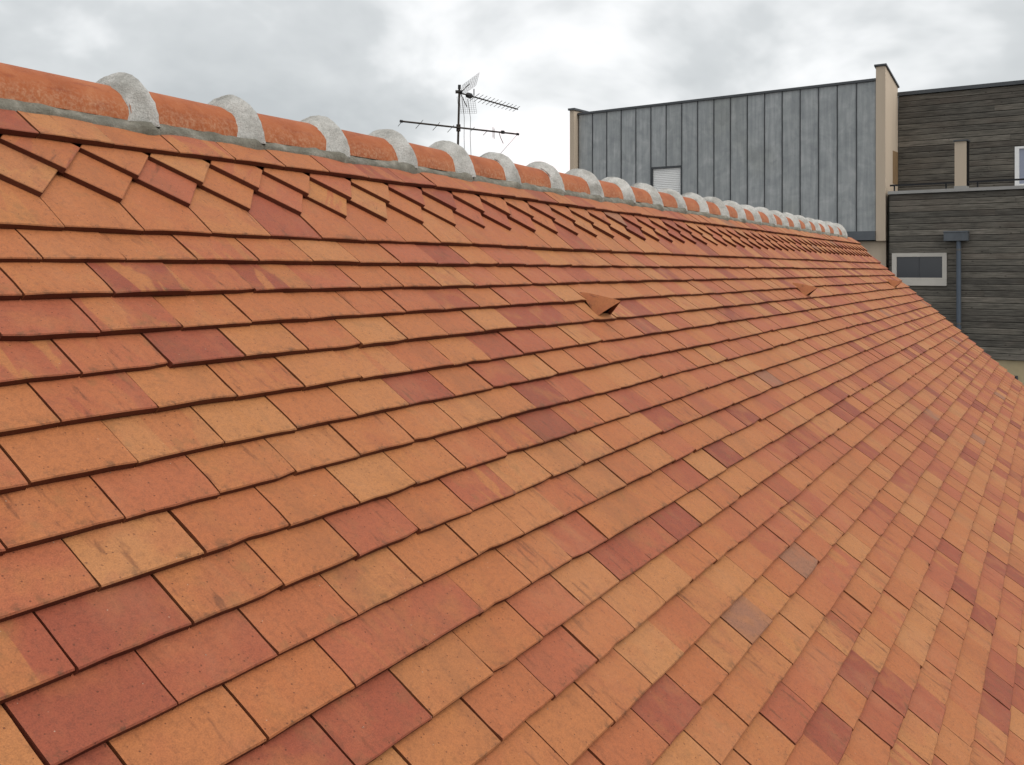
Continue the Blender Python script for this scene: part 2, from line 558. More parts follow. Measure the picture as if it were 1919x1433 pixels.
def tint_of(rng):
    q = rng.random()
    if q < 0.68:
        r1 = rng.uniform(0.0, 0.50)
    elif q < 0.87:
        r1 = rng.uniform(0.50, 0.68)
    elif q < 0.99:
        r1 = rng.uniform(0.68, 0.90)
    else:
        r1 = 1.0
    return (r1, rng.random(), rng.random())


rng = random.Random(21)
tiles = []                                   # (area, x, k, nose height, wid, length, rz, rowkind)


def wob(x, k):
    return 0.0016 * math.sin(1.7 * x + 2.1 * k) + 0.0012 * math.sin(4.3 * x - 1.3 * k)


VENTS = [(3.44 * 0.842, 3), (6.83 * 0.842, 3), (10.83 * 0.842, 3)]
rows = [(-3.02, 1.3, 0.5)] + [(k, 2.1, 0.0 if k % 2 == 0 else 0.5) for k in range(0, K_EAVE)]
PH = 1.351 * 0.842
for k, ln, ph in rows:
    tw_ = TW if k <= 0 else 0.1655
    i0 = math.floor((X0 - PH) / tw_) - 1
    drift = rng.uniform(-0.006, 0.006)
    i = i0
    while True:
        xa = PH + (i + ph) * tw_ + drift * (0 if k == 0 else 1)
        i += 1
        if xa < X0 - tw_:
            continue
        if xa > X1 - 0.03:
            break
        wa, wb = max(xa, X0), min(xa + tw_, X1)
        if wb - wa < 0.03:
            continue
        gap = rng.choice((0.0026, 0.003, 0.0032, 0.0036, 0.0044))
        wid = wb - wa - gap
        x = (wa + wb) / 2 + rng.uniform(-0.0006, 0.0006)
        lk = k + rng.gauss(0, 0.006) + wob(x, k) / G
        nz = 0.001 + rng.choice((0, 0.0002, 0.0004, 0.0006, 0.0014)) + 0.35 * wob(x * 1.7, k + 3)
        if k < 0:
            nz += 0.0150
            length = 1.25 * G
        else:
            length = (3.1 if k == 0 else ln) * G
        q = [roof_pt(wa, k), roof_pt(wb, k), roof_pt(wb, k - 1), roof_pt(wa, k - 1)]
        tiles.append([shown_area(q), x, lk, nz, wid, length, rng.gauss(0, 0.002), k])

order = sorted(range(len(tiles)), key=lambda i: -tiles[i][0])
near = set(order[:300])
big = {'V': [], 'F': [], 'C': [], 'loc': [], 'tc': [], 'tint': []}
nv = 0
for idx, (area, x, lk, nz, wid, length, rz, k) in enumerate(tiles):
    detail = idx in near
    V, F, C = tile_geo(rng, wid, length, 4 if detail else 2, rng.uniform(-0.0006, 0.0012), 0.55 if k == 0 else 1.0)
    off = (rng.uniform(0, 60), rng.uniform(0, 60), rng.uniform(0, 60))
    tnt = tint_of(rng)
    loc = V
    tcs = [(v[0] + off[0], v[1] + off[1], v[2] + off[2]) for v in V]
    pos = roof_pt(x, lk, nz)
    if detail:
        me = clay_mesh('tile', V, F, C, loc, tcs, [tnt] * len(V))
        o = link('tile', me, house, pos - HL)
        o.rotation_euler = (ROT @ Matrix.Rotation(rz, 4, 'Z')).to_euler()
    else:
        mw = Matrix.Translation(pos - HL) @ ROT @ Matrix.Rotation(rz, 4, 'Z')
        big['V'] += [mw @ Vector(v) for v in V]
        big['F'] += [tuple(i + nv for i in f) for f in F]
        big['C'] += C
        big['loc'] += loc
        big['tc'] += tcs
        big['tint'] += [tnt] * len(V)
        nv += len(V)
me = clay_mesh('tile_field', big['V'], big['F'], big['C'], big['loc'], big['tc'], big['tint'])
tag(link('tile_field', me, house), kind='stuff')

# ---- the two rows of tiles laid cornerwise as lozenges
HD = 1.01 * G                               # half height of a lozenge
HW = TW / 2


def lozenge_geo(rng):
    s = 0.985
    ys = lambda a, b: (a * HW * s + 0.0, b)
    #       tip, right, top, left
    cs = [(0, 0.0), (HW * s, HD), (0, 2.15 * HD), (-HW * s, HD)]
    tlt = lambda y: -(y / HD) * TH * 0.55
    V, F, C = [], [], []
    cl = rng.uniform(0.0, 0.0012)
    # outer ring, slightly rounded rim, and inner ring
    for (x, y) in cs:
        V.append((x + rng.uniform(-.0008, .0008), y + rng.uniform(-.0008, .0008), tlt(y) - 0.0012))
    for (x, y) in cs:
        V.append((x * 0.972, HD + (y - HD) * 0.972, tlt(HD + (y - HD) * 0.972)))
    V.append((0, HD, tlt(HD) + cl))
    for (x, y) in cs:
        V.append((x * 0.995, HD + (y - HD) * 0.995, tlt(y) - TH * 0.95))
    for i in range(4):
        j = (i + 1) % 4
        F.append((i, j, 4 + j, 4 + i)); C.append(0.2)
        F.append((4 + i, 4 + j, 8)); C.append(0.0)
        F.append((9 + i, 9 + j, j, i)); C.append(1.0)
    return V, F, C


for row, (kt, ph, nz0) in enumerate(((-1.0, 0.0, 0.0048), (-1.87, 0.5, 0.0094))):
    i = math.floor((X0 - PH) / TW)
    while True:
        x = PH + (i + ph) * TW
        i += 1
        if x < X0 + HW:
            continue
        if x > X1 - HW + 0.02:
            break
        V, F, C = lozenge_geo(rng)
        off = (rng.uniform(0, 60), rng.uniform(0, 60), rng.uniform(0, 60))
        a = R(45)
        tcs = [((v[0] - v[1]) * 0.7071 + off[0], (v[0] + v[1]) * 0.7071 + off[1], v[2] + off[2]) for v in V]
        me = clay_mesh('lozenge_tile', V, F, C, [(v[0], v[1] + 0.02, v[2]) for v in V], tcs, [tint_of(rng)] * len(V))
        o = link('lozenge_tile', me, house, roof_pt(x + rng.uniform(-.0012, .0012), kt + rng.uniform(-.012, .012), nz0 + rng.uniform(0, .0008)) - HL)
        o.rotation_euler = (ROT @ Matrix.Rotation(rng.uniform(-.006, .006), 4, 'Z')).to_euler()

# ---- vent tiles: a small pointed hood open towards the eave
for vx, vk in VENTS:
    a, h, l0, l1 = 0.049, 0.074, -0.80 * G, 0.50 * G
    NU = 8
    V, F, C = [], [], []
    rows_ = 5
    for j in range(rows_ + 1):
        f_ = j / rows_
        y = l0 + (l1 - l0) * f_
        ww = a * (1 - f_) + 0.004
        hh = h * (1 - f_) ** 0.9 + 0.001
        for i in range(NU + 1):
            u = 2 * i / NU - 1
            prof = (1 - abs(u)) ** 0.85
            V.append((u * ww, y + (0.012 * (1 - abs(u)) * (1 - f_)) * -1, hh * prof - 0.004 * 0 - (1 - f_) * 0.010 * (0 if j else 1) * 0))
    n = NU + 1
    for j in range(rows_):
        for i in range(NU):
            F.append((j * n + i, j * n + i + 1, (j + 1) * n + i + 1, (j + 1) * n + i)); C.append(0.1)
    # inner rim, set back
    b0 = len(V)
    for i in range(n):
        x, y, z = V[i]
        V.append((x * 0.91, y + 0.001, max(0.0, z * 0.90 - 0.002)))
    for i in range(NU):
        F.append((b0 + i, b0 + i + 1, i + 1, i)); C.append(0.6)
    c0 = len(V)
    for i in range(n):
        x, y, z = V[b0 + i]
        V.append((x * 0.9, y + 0.012, z * 0.9))
    for i in range(NU):
        F.append((c0 + i, c0 + i + 1, b0 + i + 1, b0 + i)); C.append(1.0)
    off = (rng.uniform(0, 60), rng.uniform(0, 60), rng.uniform(0, 60))
    tcs = [(v[0] + off[0], v[1] + off[1], v[2] + off[2]) for v in V]
    me = clay_mesh('vent_tile', V, F, C, [(v[0], v[1] + 0.2, v[2]) for v in V], tcs, [(0.30, 0.2, 0.95)] * len(V))
    me.polygons.foreach_set('use_smooth', [False] * len(F))
    o = link('vent_tile', me, house, roof_pt(vx, vk, -0.004) - HL)
    o.rotation_euler = ROT.to_euler()
    vm = MB()
    vm.add([(-a * 0.9, 0.012 + l0, -0.014), (a * 0.9, 0.012 + l0, -0.014), (a * 0.5, 0.004 + l0, h * 0.42), (0, -0.004 + l0, h * 0.88), (-a * 0.5, 0.004 + l0, h * 0.42)], [(0, 1, 2, 3, 4)])
    vm.build('vent_opening', M_VOID, o)


# ---- ridge: half-round tiles, mortar crests and bedding
def fbm(x, seed=0.0):
    return (math.sin(x * 7.1 + seed) + 0.6 * math.sin(x * 17.3 + seed * 2.3) + 0.4 * math.sin(x * 39.7 + seed * 1.7)) / 2


# ridge tiles get a little longer towards the far end
crest_x = [1.523 + 0.336 * n if n <= 5 else 3.203 + 0.3716 * (n - 5) for n in range(-8, 23)]
crest_x = [x - (0.10 if x < 1.4 else 0) + rng.uniform(-0.005, 0.005) for x in crest_x if x > X0 + 0.05]
ends = [X0] + crest_x + [crest_x[-1] + 0.06]
for i in range(len(ends) - 1):
    xa, xb = ends[i] - (0.02 if i else 0), ends[i + 1] + 0.02
    if i == len(ends) - 2:
        xb = ends[i + 1] + 0.03
    cx = (xa + xb) / 2
    V, F, S = [], [], []
    NA, NX = 18, 6
    tilt = rng.uniform(-0.0025, 0.0025)
    for j in range(NX + 1):
        x = xa + (xb - xa) * j / NX
        rad = RR * (1.02 - 0.035 * j / NX)
        for q in range(NA + 1):
            th = math.pi * (q / NA)
            V.append((x - cx, -math.cos(th) * rad, math.sin(th) * rad + tilt * (2 * j / NX - 1)))
    n = NA + 1
    for j in range(NX):
        for q in range(NA):
            F.append((j * n + q, (j + 1) * n + q, (j + 1) * n + q + 1, j * n + q + 1))
    mb = MB()
    mb.add(V, F, True)
    rt = mb.build('ridge_tile', M_RIDGE, house, Vector((cx, RY, RZ)) - HL)
    if i < len(ends) - 2:                    # the crest of mortar over the joint with the next tile
        xc = ends[i + 1]
        V, F = [], []
        NA, NP = 30, 12
        sd = rng.uniform(0, 50)
        hgt = rng.uniform(0.028, 0.035)
        wsc, ska = rng.uniform(0.82, 1.2), rng.uniform(-0.06, 0.06)
        for q in range(NA + 1):
            th = math.pi * (q / NA)
            flare = abs(math.cos(th)) ** 6
            for p in range(NP + 1):
                s_ = 2 * p / NP - 1
                half = 0.030 * wsc + 0.010 * flare + 0.0045 * fbm(th * 0.7 + (0 if s_ < 0 else 9), sd)
                # steep face towards +X, longer fillet on the -X side
                prof = ((s_ + 1) / 1.6) ** 0.85 if s_ < 0.6 else max(0.0, 1 - ((s_ - 0.6) / 0.4) ** 2) ** 0.5
                lift = -0.004 + (hgt + 0.004 + 0.004 * flare) * prof
                rad = RR * 0.99 + lift + 0.0018 * fbm(th * 0.9 + s_ * 0.8, sd) + rng.uniform(-0.0003, 0.0003)
                drop = 0.012 * flare
                V.append((xc + s_ * half - cx + 0.005 * fbm(th * 0.8, sd + 3) + ska * (math.sin(th) - 0.5) * 0.2, -math.cos(th) * rad, math.sin(th) * rad - drop))
        n = NP + 1
        for q in range(NA):
            for p in range(NP):
                F.append((q * n + p, q * n + p + 1, (q + 1) * n + p + 1, (q + 1) * n + p))
        mb = MB()
        mb.add(V, F, True)
        mb.build('mortar_crest', M_COLLAR, rt)

# bedding mortar along both sides of the ridge
bx1 = crest_x[-1] + 0.10
V, F = [], []
NXb = 620
prof_n = 6
low = roof_pt(0, -4.02, 0.0)
for sgn in (1, -1):
    base = len(V)
    for j in range(NXb + 1):
        x = X0 + (bx1 - X0) * j / NXb
        edge = 0.006 * fbm(x * 1.1, 2.0) + 0.004 * fbm(x * 3.3, 5.0)
        near_crest = min(abs(x - c) for c in crest_x)
        sw = max(0.0, 1 - near_crest / 0.075) ** 1.5
        lo_ = roof_pt(x, -3.92 + (edge + 0.016 * sw) / G, 0.0035)
        hi_ = Vector((x, RY - RR * 1.0 + 0.006, RZ + 0.004 + 0.006 * fbm(x * 2.1, 8.0)))
        for p in range(prof_n + 1):
            f_ = p / prof_n
            q = lo_.lerp(hi_, f_)
            bulge = math.sin(math.pi * min(1, f_ * 1.15 + 0.02)) if f_ < 0.85 else 0.2
            q += Vector((0, -0.6, 0.8)) * ((0.005 + 0.017 * sw) * max(0, bulge) + 0.0015 * fbm(x * 5 + p * 1.3, 1.0) * (1 if 0 < p else 0))
            if p == 0:
                q += Vector((0, SA, -CA)) * 0.010
            if sgn < 0:
                q.y = 2 * RY - q.y
            V.append(q - HL)
    n = prof_n + 1
    for j in range(NXb):
        for p in range(prof_n):
            f_ = (base + j * n + p, base + (j + 1) * n + p, base + (j + 1) * n + p + 1, base + j * n + p + 1)
            F.append(f_ if sgn > 0 else f_[::-1])
mb = MB()
mb.add(V, F, True)
mb.build('mortar_bed', M_BED, house)

# pale verge mortar under the far edge of the tiles
mb = MB()
for k in range(-5, K_EAVE - 1):
    p0, p1 = k, k + 1.0
    n0, n1 = -0.016, -0.060
    xa, xb = X1 - 0.05, X1 - 0.006 + rng.uniform(-0.004, 0.004)
    q = [roof_pt(xa, p0, n1), roof_pt(xb, p0, n1), roof_pt(xb, p0, n0 - 0.010), roof_pt(xa, p0, n0 - 0.010),
         roof_pt(xa, p1, n1), roof_pt(xb, p1, n1), roof_pt(xb, p1, n0), roof_pt(xa, p1, n0)]
    mb.add([v - HL for v in q], [(1, 2, 6, 5), (2, 3, 7, 6), (5, 6, 7, 4), (0, 3, 2, 1)])
mb.build('verge_mortar', M_COLLAR, house)
# tiles of the rear slope, never in view from this side: one plain sheet of courses
mb = MB()
for k in range(-4, K_EAVE):
    q = []
    for x in (X0, X1):
        for kk, nn_ in ((k, 0.0), (k - 1.2, -0.012), (k, -0.012)):
            p = roof_pt(x, kk, nn_)
            p.y = 2 * RY - p.y
            q.append(p - HL)
    mb.add(q, [(0, 1, 4, 3), (2, 0, 3, 5)])
tag(mb.build('rear_tile_courses', M_RIDGE, house), kind='stuff')

# ------------------------------------------------------------------ the neighbouring buildings
FW = Vector((math.cos(YAW), math.sin(YAW), 0))
RT = Vector((math.sin(YAW), -math.cos(YAW), 0))
TH_F = R(54.7435)
S_AX = (RT * math.sin(TH_F) - FW * math.cos(TH_F)).normalized()     # along the facade, to the right
V_AX = (FW * math.sin(TH_F) + RT * math.cos(TH_F)).normalized()     # into the building
D0 = 24.0
ORG = FW * D0 + RT * ((1642 - 959.5) / 1880 * D0)
FROT = math.atan2(S_AX.y, S_AX.x)


def bl(z):
    return z + EYE


zb = empty('zinc_clad_building', ORG, 'grey zinc clad block with beige end fins and a white roller shutter', 'building', FROT)
ZB0 = bl(0.955)                              # underside line of the zinc
ZTOP = bl(4.50)
seams = [-8.32 + i * (8.32 / 18) for i in range(19)]
# body: kept 3 cm behind the cladding
mb = MB()
WS0, WS1, WZ = seams[5], seams[7], bl(2.835)
mb.box(-8.34, WS0, 0.03, 7.0, bl(0.75), ZTOP + 0.0)
mb.box(WS1, 0.0, 0.03, 7.0, bl(0.75), ZTOP + 0.0)
mb.box(WS0, WS1, 0.03, 7.0, WZ, ZTOP + 0.0)
mb.box(WS0, WS1, 0.40, 7.0, bl(0.75), WZ)
mb.build('wall', M_CAP, zb)
for i in range(18):
    sa, sb_ = seams[i] + 0.006, seams[i + 1] - 0.006
    z0 = WZ if i in (5, 6) else ZB0
    ztop = ZTOP - 0.02 + 0.06 * (i + 0.5) / 18
    mb = MB()
    # flat tray with a slight belly and turned-up edges
    ny_ = 10
    V, F = [], []
    us = (0, 0.03, 0.5, 0.97, 1)
    for j in range(ny_ + 1):
        z = z0 + (ztop - z0) * j / ny_
        for u in us:
            dpt = 0.0 if u in (0, 1) else -0.006 - (0.004 * rng.random() if 0 < j < ny_ else 0)
            V.append((sa + (sb_ - sa) * u, dpt, z))
    for j in range(ny_):
        for q in range(4):
            F.append((j * 5 + q, j * 5 + q + 1, (j + 1) * 5 + q + 1, (j + 1) * 5 + q))
    mb.add(V, F)
    mb.box(sa, sb_, 0.001, 0.028, z0, ztop)
    mb.build('zinc_panel', M_ZINC, zb)
for i in range(1, 18):
    z0 = WZ if i == 6 else ZB0
    mb = MB()
    mb.box(seams[i] - 0.0055, seams[i] + 0.0055, -0.026, 0.028, z0, ZTOP - 0.02 + 0.06 * i / 18)
    mb.build('standing_seam', M_CAP, zb)
mb = MB()
mb.add([(-8.34, -0.05, ZTOP - 0.03), (0.0, -0.05, ZTOP + 0.045), (0.0, -0.05, ZTOP + 0.105), (-8.34, -0.05, ZTOP + 0.03),
        (-8.34, 0.35, ZTOP - 0.03), (0.0, 0.35, ZTOP + 0.045), (0.0, 0.35, ZTOP + 0.105), (-8.34, 0.35, ZTOP + 0.03)],
       [(0, 1, 2, 3), (3, 2, 6, 7), (5, 4, 7, 6), (0, 4, 5, 1), (0, 3, 7, 4), (1, 5, 6, 2)])
mb.build('coping', M_CAP, zb)
# roller shutter: frame, slats
mb = MB()
mb.box(WS0 + 0.001, WS0 + 0.04, 0.0, 0.39, ZB0, WZ - 0.003)
mb.box(WS0 + 0.041, WS1 - 0.041, 0.0, 0.39, WZ - 0.045, WZ - 0.003)
mb.box(WS1 - 0.04, WS1 - 0.001, 0.0, 0.39, ZB0, WZ - 0.003)
wf = mb.build('shutter_surround', M_CAP, zb)
for j in range(34):
    z = WZ - 0.05 - j * 0.05
    if z < ZB0 + 0.05:
        break
    mb = MB()
    V, F = [], []
    for q, (yy, zz_) in enumerate(((0.055, 0), (0.049, -0.012), (0.047, -0.025), (0.050, -0.040), (0.056, -0.0485))):
        V += [(WS0 + 0.045, yy, z + zz_), (WS1 - 0.045, yy, z + zz_)]
    for q in range(4):
        F.append((2 * q, 2 * q + 2, 2 * q + 3, 2 * q + 1))
    mb.add(V, F)
    mb.build('slat', M_SHUT, wf)
# zinc box along the foot of the cladding
mb = MB()
mb.box(-8.34, -0.004, -0.10, 0.03, bl(0.735), ZB0 - 0.004)
mb.build('foot_flashing', M_BOXZINC, zb)
# end fins
mb = MB()
mb.box(0.002, 0.222, -0.035, 1.09, bl(0.715), bl(4.87), bl(4.52))
fin = mb.build('end_fin', M_BEIGE, zb)
mb = MB()
mb.add([(-0.03, -0.07, bl(4.885)), (0.255, -0.07, bl(4.885)), (0.255, 1.12, bl(4.515)), (-0.03, 1.12, bl(4.515)),
        (-0.03, -0.07, bl(4.925)), (0.255, -0.07, bl(4.925)), (0.255, 1.12, bl(4.555)), (-0.03, 1.12, bl(4.555))],
       [(0, 1, 5, 4), (1, 2, 6, 5), (2, 3, 7, 6), (3, 0, 4, 7), (4, 5, 6, 7), (3, 2, 1, 0)])
mb.build('fin_cap', M_CAP, fin)
mb = MB()
mb.box(0.223, 0.232, 0.62, 1.065, bl(2.12), bl(2.92))
mb.build('niche', M_NICHE, fin)
mb = MB()
mb.box(-8.50, -8.36, -0.20, 7.0, bl(-7.4), bl(4.59))
fin2 = mb.build('end_fin', M_BEIGE, zb)
mb = MB()
mb.box(-8.54, -8.32, -0.24, 7.02, bl(4.593), bl(4.65))
mb.build('fin_cap', M_CAP, fin2)
# wall below the overhang
mb = MB()
mb.box(-8.34, 0.20, 0.10, 7.0, 0.0, bl(0.712))
mb.build('lower_wall', M_BEIGE, zb)

wbld = empty('wood_clad_building', ORG + S_AX * 0.28, 'dark weathered timber clad building with terrace, downpipe and white framed windows', 'building', FROT)
OX = 0.28                                    # local x = facade s - OX
UV = 1.09                                    # set-back of the upper storey
mb = MB()
mb.box(0.012, 9.0, 0.04, 9.0, bl(-1.99), bl(1.80))
mb.box(-0.04, 9.0, UV + 0.04, 9.0, bl(1.90), bl(4.30))
mb.build('wall', M_BACKING_SHADE, wbld)
mb = MB()
mb.box(0.012, 9.0, 0.055, 9.0, 0.0, bl(-2.0))
mb.build('base_wall', M_BASE, wbld)
PW = 0.142


def planks(x0, x1, y, z0, z1, holes=()):
    nrow = int(round((z1 - z0) / PW))
    ph_ = (z1 - z0) / nrow
    for j in range(nrow):
        za = z0 + j * ph_
        for (ha, hb, hz0, hz1) in holes:      # boards notched above and below an opening
            for zl, zh in ((za, hz0 - 0.004), (hz1 + 0.004, za + ph_ - 0.011)):
                if za < hz0 < za + ph_ and zl == za or za < hz1 < za + ph_ and zl != za:
                    if zh - zl > 0.012 and za + ph_ > hz0 + 0.012 and za < hz1 - 0.012:
                        mb = MB()
                        mb.box(-(hb - ha) / 2 + 0.002, (hb - ha) / 2 - 0.002, -0.021, 0.013, 0, zh - zl)
                        mb.build('plank', M_WOOD, wbld, ((ha + hb) / 2, y, zl))
        spans = [(x0, x1)]
        for (ha, hb, hz0, hz1) in holes:
            if za + ph_ > hz0 + 0.012 and za < hz1 - 0.012:
                spans = [(a_, b_) for (p_, q_) in spans for (a_, b_) in ((p_, min(q_, ha)), (max(p_, hb), q_)) if b_ - a_ > 0.02]
        cuts = []
        for (a_, b_) in spans:
            c_ = a_
            while True:
                e_ = c_ + rng.uniform(1.6, 4.2)
                if e_ > b_ - 0.5:
                    cuts.append((c_, b_))
                    break
                cuts.append((c_, e_))
                c_ = e_
        for (a_, b_) in cuts:
            mb = MB()
            pr = rng.uniform(-0.004, 0.004)
            h_ = ph_ - 0.011
            cx_ = (a_ + b_) / 2
            # board with a sloped drip lip on its upper edge
            y0_ = -0.022 + pr
            hx = (b_ - a_) / 2 - 0.0015
            pts = [(0.014, 0), (y0_, 0), (y0_ - rng.uniform(0, 0.003), h_ * 0.84), (y0_ + 0.010, h_), (0.014, h_)]
            Vv = [(-hx, p_[0], p_[1]) for p_ in pts] + [(hx, p_[0], p_[1]) for p_ in pts]
            Ff = [(q, q + 5, (q + 1) % 5 + 5, (q + 1) % 5) for q in range(5)] + [(0, 1, 2, 3, 4), (9, 8, 7, 6, 5)]
            mb.add(Vv, [f[::-1] for f in Ff])
            mb.build('plank', M_WOOD, wbld, (cx_, y, za))


LW = (0.37 - OX, 1.585 - OX, -0.345, 0.415)          # strip window
UW = (2.835 - OX, 4.3 - OX, 1.95, 2.875)             # terrace window
planks(0.02, 6.2, 0.022, bl(-1.985), bl(1.81), [(LW[0], LW[1], bl(LW[2]), bl(LW[3]))])
planks(-0.05, 6.2, UV + 0.022, bl(1.92), bl(4.31), [(UW[0], UW[1], bl(UW[2]), bl(UW[3]))])
mb = MB()
mb.box(-0.05, 9.02, UV - 0.05, UV + 0.5, bl(4.312), bl(4.40))
mb.build('roof_edge', M_CAP, wbld)
mb = MB()
mb.box(0.0, 9.02, -0.05, UV + 0.02, bl(1.812), bl(1.885))
mb.build('terrace_coping', M_COPING, wbld)
mb = MB()
mb.box(0.004, 0.019, -0.03, 0.03, bl(-1.99), bl(1.80))
mb.build('corner_trim', M_BACKING_SHADE, wbld)
# terrace rail
mb = MB()
mb.box(0.03, 1.455, 0.02, 0.06, bl(2.005), bl(2.045))
mb.box(1.745, 6.2, 0.02, 0.06, bl(2.005), bl(2.045))
rail = mb.build('rail', M_RAIL, wbld)
for x in (0.13, 1.28, 1.95, 3.2, 4.45, 5.7):
    mb = MB()
    mb.box(x - 0.015, x + 0.015, 0.025, 0.055, bl(1.886), bl(2.004))
    mb.build('rail_post', M_RAIL, rail)
# beige dividing fin on the terrace
mb = MB()
mb.box(1.475, 1.725, -0.02, 0.20, bl(1.94), bl(2.955))
tf = mb.build('dividing_fin', M_BEIGE, wbld)
mb = MB()
mb.box(1.455, 1.755, -0.05, 0.27, bl(2.958), bl(2.99))
mb.build('fin_cap', M_CAP, tf)
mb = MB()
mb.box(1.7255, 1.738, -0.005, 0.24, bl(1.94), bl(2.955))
mb.build('side_shade', M_BACKING_SHADE, tf)  # dark sheet standing in for shade on the fin's right side
mb = MB()
mb.box(1.465, 1.735, -0.035, 0.22, bl(1.886), bl(1.938))
mb.build('fin_foot', M_COPING, tf)
# terrace window: frame, pane
x0_, x1_, z0_, z1_ = UW
mb = MB()
mb.box(x0_, x0_ + 0.09, UV - 0.02, UV + 0.03, bl(z0_), bl(z1_))
mb.box(x1_ - 0.09, x1_, UV - 0.02, UV + 0.03, bl(z0_), bl(z1_))
mb.box(x0_ + 0.091, x1_ - 0.091, UV - 0.02, UV + 0.03, bl(z1_ - 0.05), bl(z1_))
mb.box(x0_ + 0.091, x1_ - 0.091, UV - 0.02, UV + 0.03, bl(z0_), bl(z0_ + 0.06))
wn = mb.build('window', M_SHUT, wbld)
mb = MB()
mb.box(x0_ + 0.092, x1_ - 0.092, UV + 0.012, UV + 0.02, bl(z0_ + 0.061), bl(z1_ - 0.051))
mb.build('pane', M_SKYGLASS, wn)
# strip window with two dark panes
x0_, x1_, z0_, z1_ = LW
z0_, z1_ = bl(z0_), bl(z1_)
mb = MB()
FWD = 0.105
mb.box(x0_, x0_ + FWD, -0.03, 0.035, z0_ + 0.15, z1_)
mb.box(x1_ - 0.095, x1_, -0.03, 0.035, z0_ + 0.15, z1_)
mb.box(x0_ + FWD + 0.001, x1_ - 0.096, -0.03, 0.035, z1_ - 0.085, z1_)
mb.box(x0_ + FWD + 0.001, x1_ - 0.096, -0.03, 0.035, z0_ + 0.15, z0_ + 0.185)
wn = mb.build('window', M_WHITE, wbld)
mb = MB()
mb.box(x0_, x1_, -0.045, 0.035, z0_, z0_ + 0.148)
mb.build('sill', M_WHITE, wn)
xm = (x0_ + x1_) / 2
for xa, xb in ((x0_ + FWD + 0.002, xm - 0.006), (xm + 0.006, x1_ - 0.097)):
    mb = MB()
    mb.box(xa, xb, 0.0, 0.012, z0_ + 0.186, z1_ - 0.086)
    mb.build('pane', M_GLASS, wn)
mb = MB()
mb.box(xm - 0.0055, xm + 0.0055, -0.012, 0.012, z0_ + 0.186, z1_ - 0.086)
mb.build('glazing_bar', M_CAP, wn)
# hopper box and downpipe
mb = MB()
hx0, hx1 = 1.555 - OX, 2.065 - OX
mb.box(hx0, hx1, -0.20, -0.03, bl(0.68), bl(0.905))
mb.box(hx0 - 0.012, hx1 + 0.012, -0.212, -0.028, bl(0.875), bl(0.897))
hop = mb.build('rainwater_hopper', M_BOXZINC, wbld, bevel=0.006)
mb = MB()
px_ = (1.80 + 1.92) / 2 - OX
mb.tube([(px_, -0.11, bl(0.69)), (px_, -0.11, bl(-2.2)), (px_, -0.11, 0.2), (px_, -0.11, 0.02)], 0.052, 16)
pipe = mb.build('downpipe', M_PIPE, wbld)
for z in (bl(0.48), bl(-1.2), bl(-3.0), bl(-5.2)):
    mb = MB()
    mb.tube([(px_, -0.11, z - 0.02), (px_, -0.11, z + 0.02)], 0.060, 16)
    mb.box(px_ - 0.012, px_ + 0.012, -0.055, -0.03, z - 0.015, z + 0.015)
    mb.build('pipe_bracket', M_ALU, pipe)
# small window in the base wall
mb = MB()
bx0, bx1 = 2.895 - OX, 3.055 - OX
mb.box(bx0, bx1, 0.03, 0.054, bl(-3.2), bl(-2.33))
wn = mb.build('window', M_CAP, wbld)
mb = MB()
mb.box(bx0 + 0.03, bx1 - 0.03, 0.022, 0.029, bl(-3.17), bl(-2.36))
mb.build('pane', M_GLASS, wn)

# ------------------------------------------------------------------ the television aerial beyond the ridge
AD = 16.0


def cs(r, dd, z):
    return RT * r + FW * dd + Vector((0, 0, z + EYE))


base = cs(-0.95, AD, -EYE)
ant = empty('tv_antenna', base, 'tall thin television aerial mast with two yagi booms beyond the ridge', 'antenna')
AB = Vector(base)
mast_at = lambda z: cs(-0.862 + 0.024 * (z - 1.976), AD, z)
mb = MB()
mb.tube([base - AB, mast_at(1.0) - AB, mast_at(2.93) - AB], [0.024, 0.019, 0.017], 10)
mast = mb.build('mast', M_MAST, ant)
mb = MB()
mb.tube([mast_at(2.90) - AB, mast_at(2.965) - AB], 0.024, 10)
mb.build('mast_cap', M_PLASTIC, mast)
up = Vector((0, 0, 1))


def aerial_dir(deg):
    return (RT * math.sin(R(deg)) + FW * math.cos(R(deg))).normalized()


# long lower boom
bd = aerial_dir(51.0)
pe = Vector((0, 0, 1)).cross(bd).normalized()          # horizontal, to the far left
O1 = mast_at(2.279) - AB
mb = MB()
mb.tube([O1 - bd * 1.094 - pe * 0.03, O1 + bd * 1.197 - pe * 0.03], 0.0145, 8)
boom = mb.build('lower_boom', M_MAST, ant)
mb = MB()
mb.tube([O1 - up * 0.055, O1 + up * 0.055], 0.034, 10)
mb.build('boom_clamp', M_MAST, ant)
for u in (-1.094, 1.197):
    mb = MB()
    mb.tube([O1 + bd * (u - 0.02) - pe * 0.03, O1 + bd * (u + 0.02) - pe * 0.03], 0.022, 8)
    mb.build('end_plug', M_PLASTIC, boom)
el = (pe * math.cos(R(28)) - up * math.sin(R(28))).normalized()
for u, la, lb in ((-1.08, 0.01, 0.13), (-0.75, 0.09, 0.14), (-0.43, 0.08, 0.14), (-0.14, 0.05, 0.15), (0.26, 0.06, 0.05), (0.56, 0.02, 0.13)):
    mb = MB()
    mb.tube([O1 + bd * u - pe * 0.03 - el * la, O1 + bd * u - pe * 0.03 + el * lb], 0.0045, 6)
    mb.build('element', M_ALU, boom)
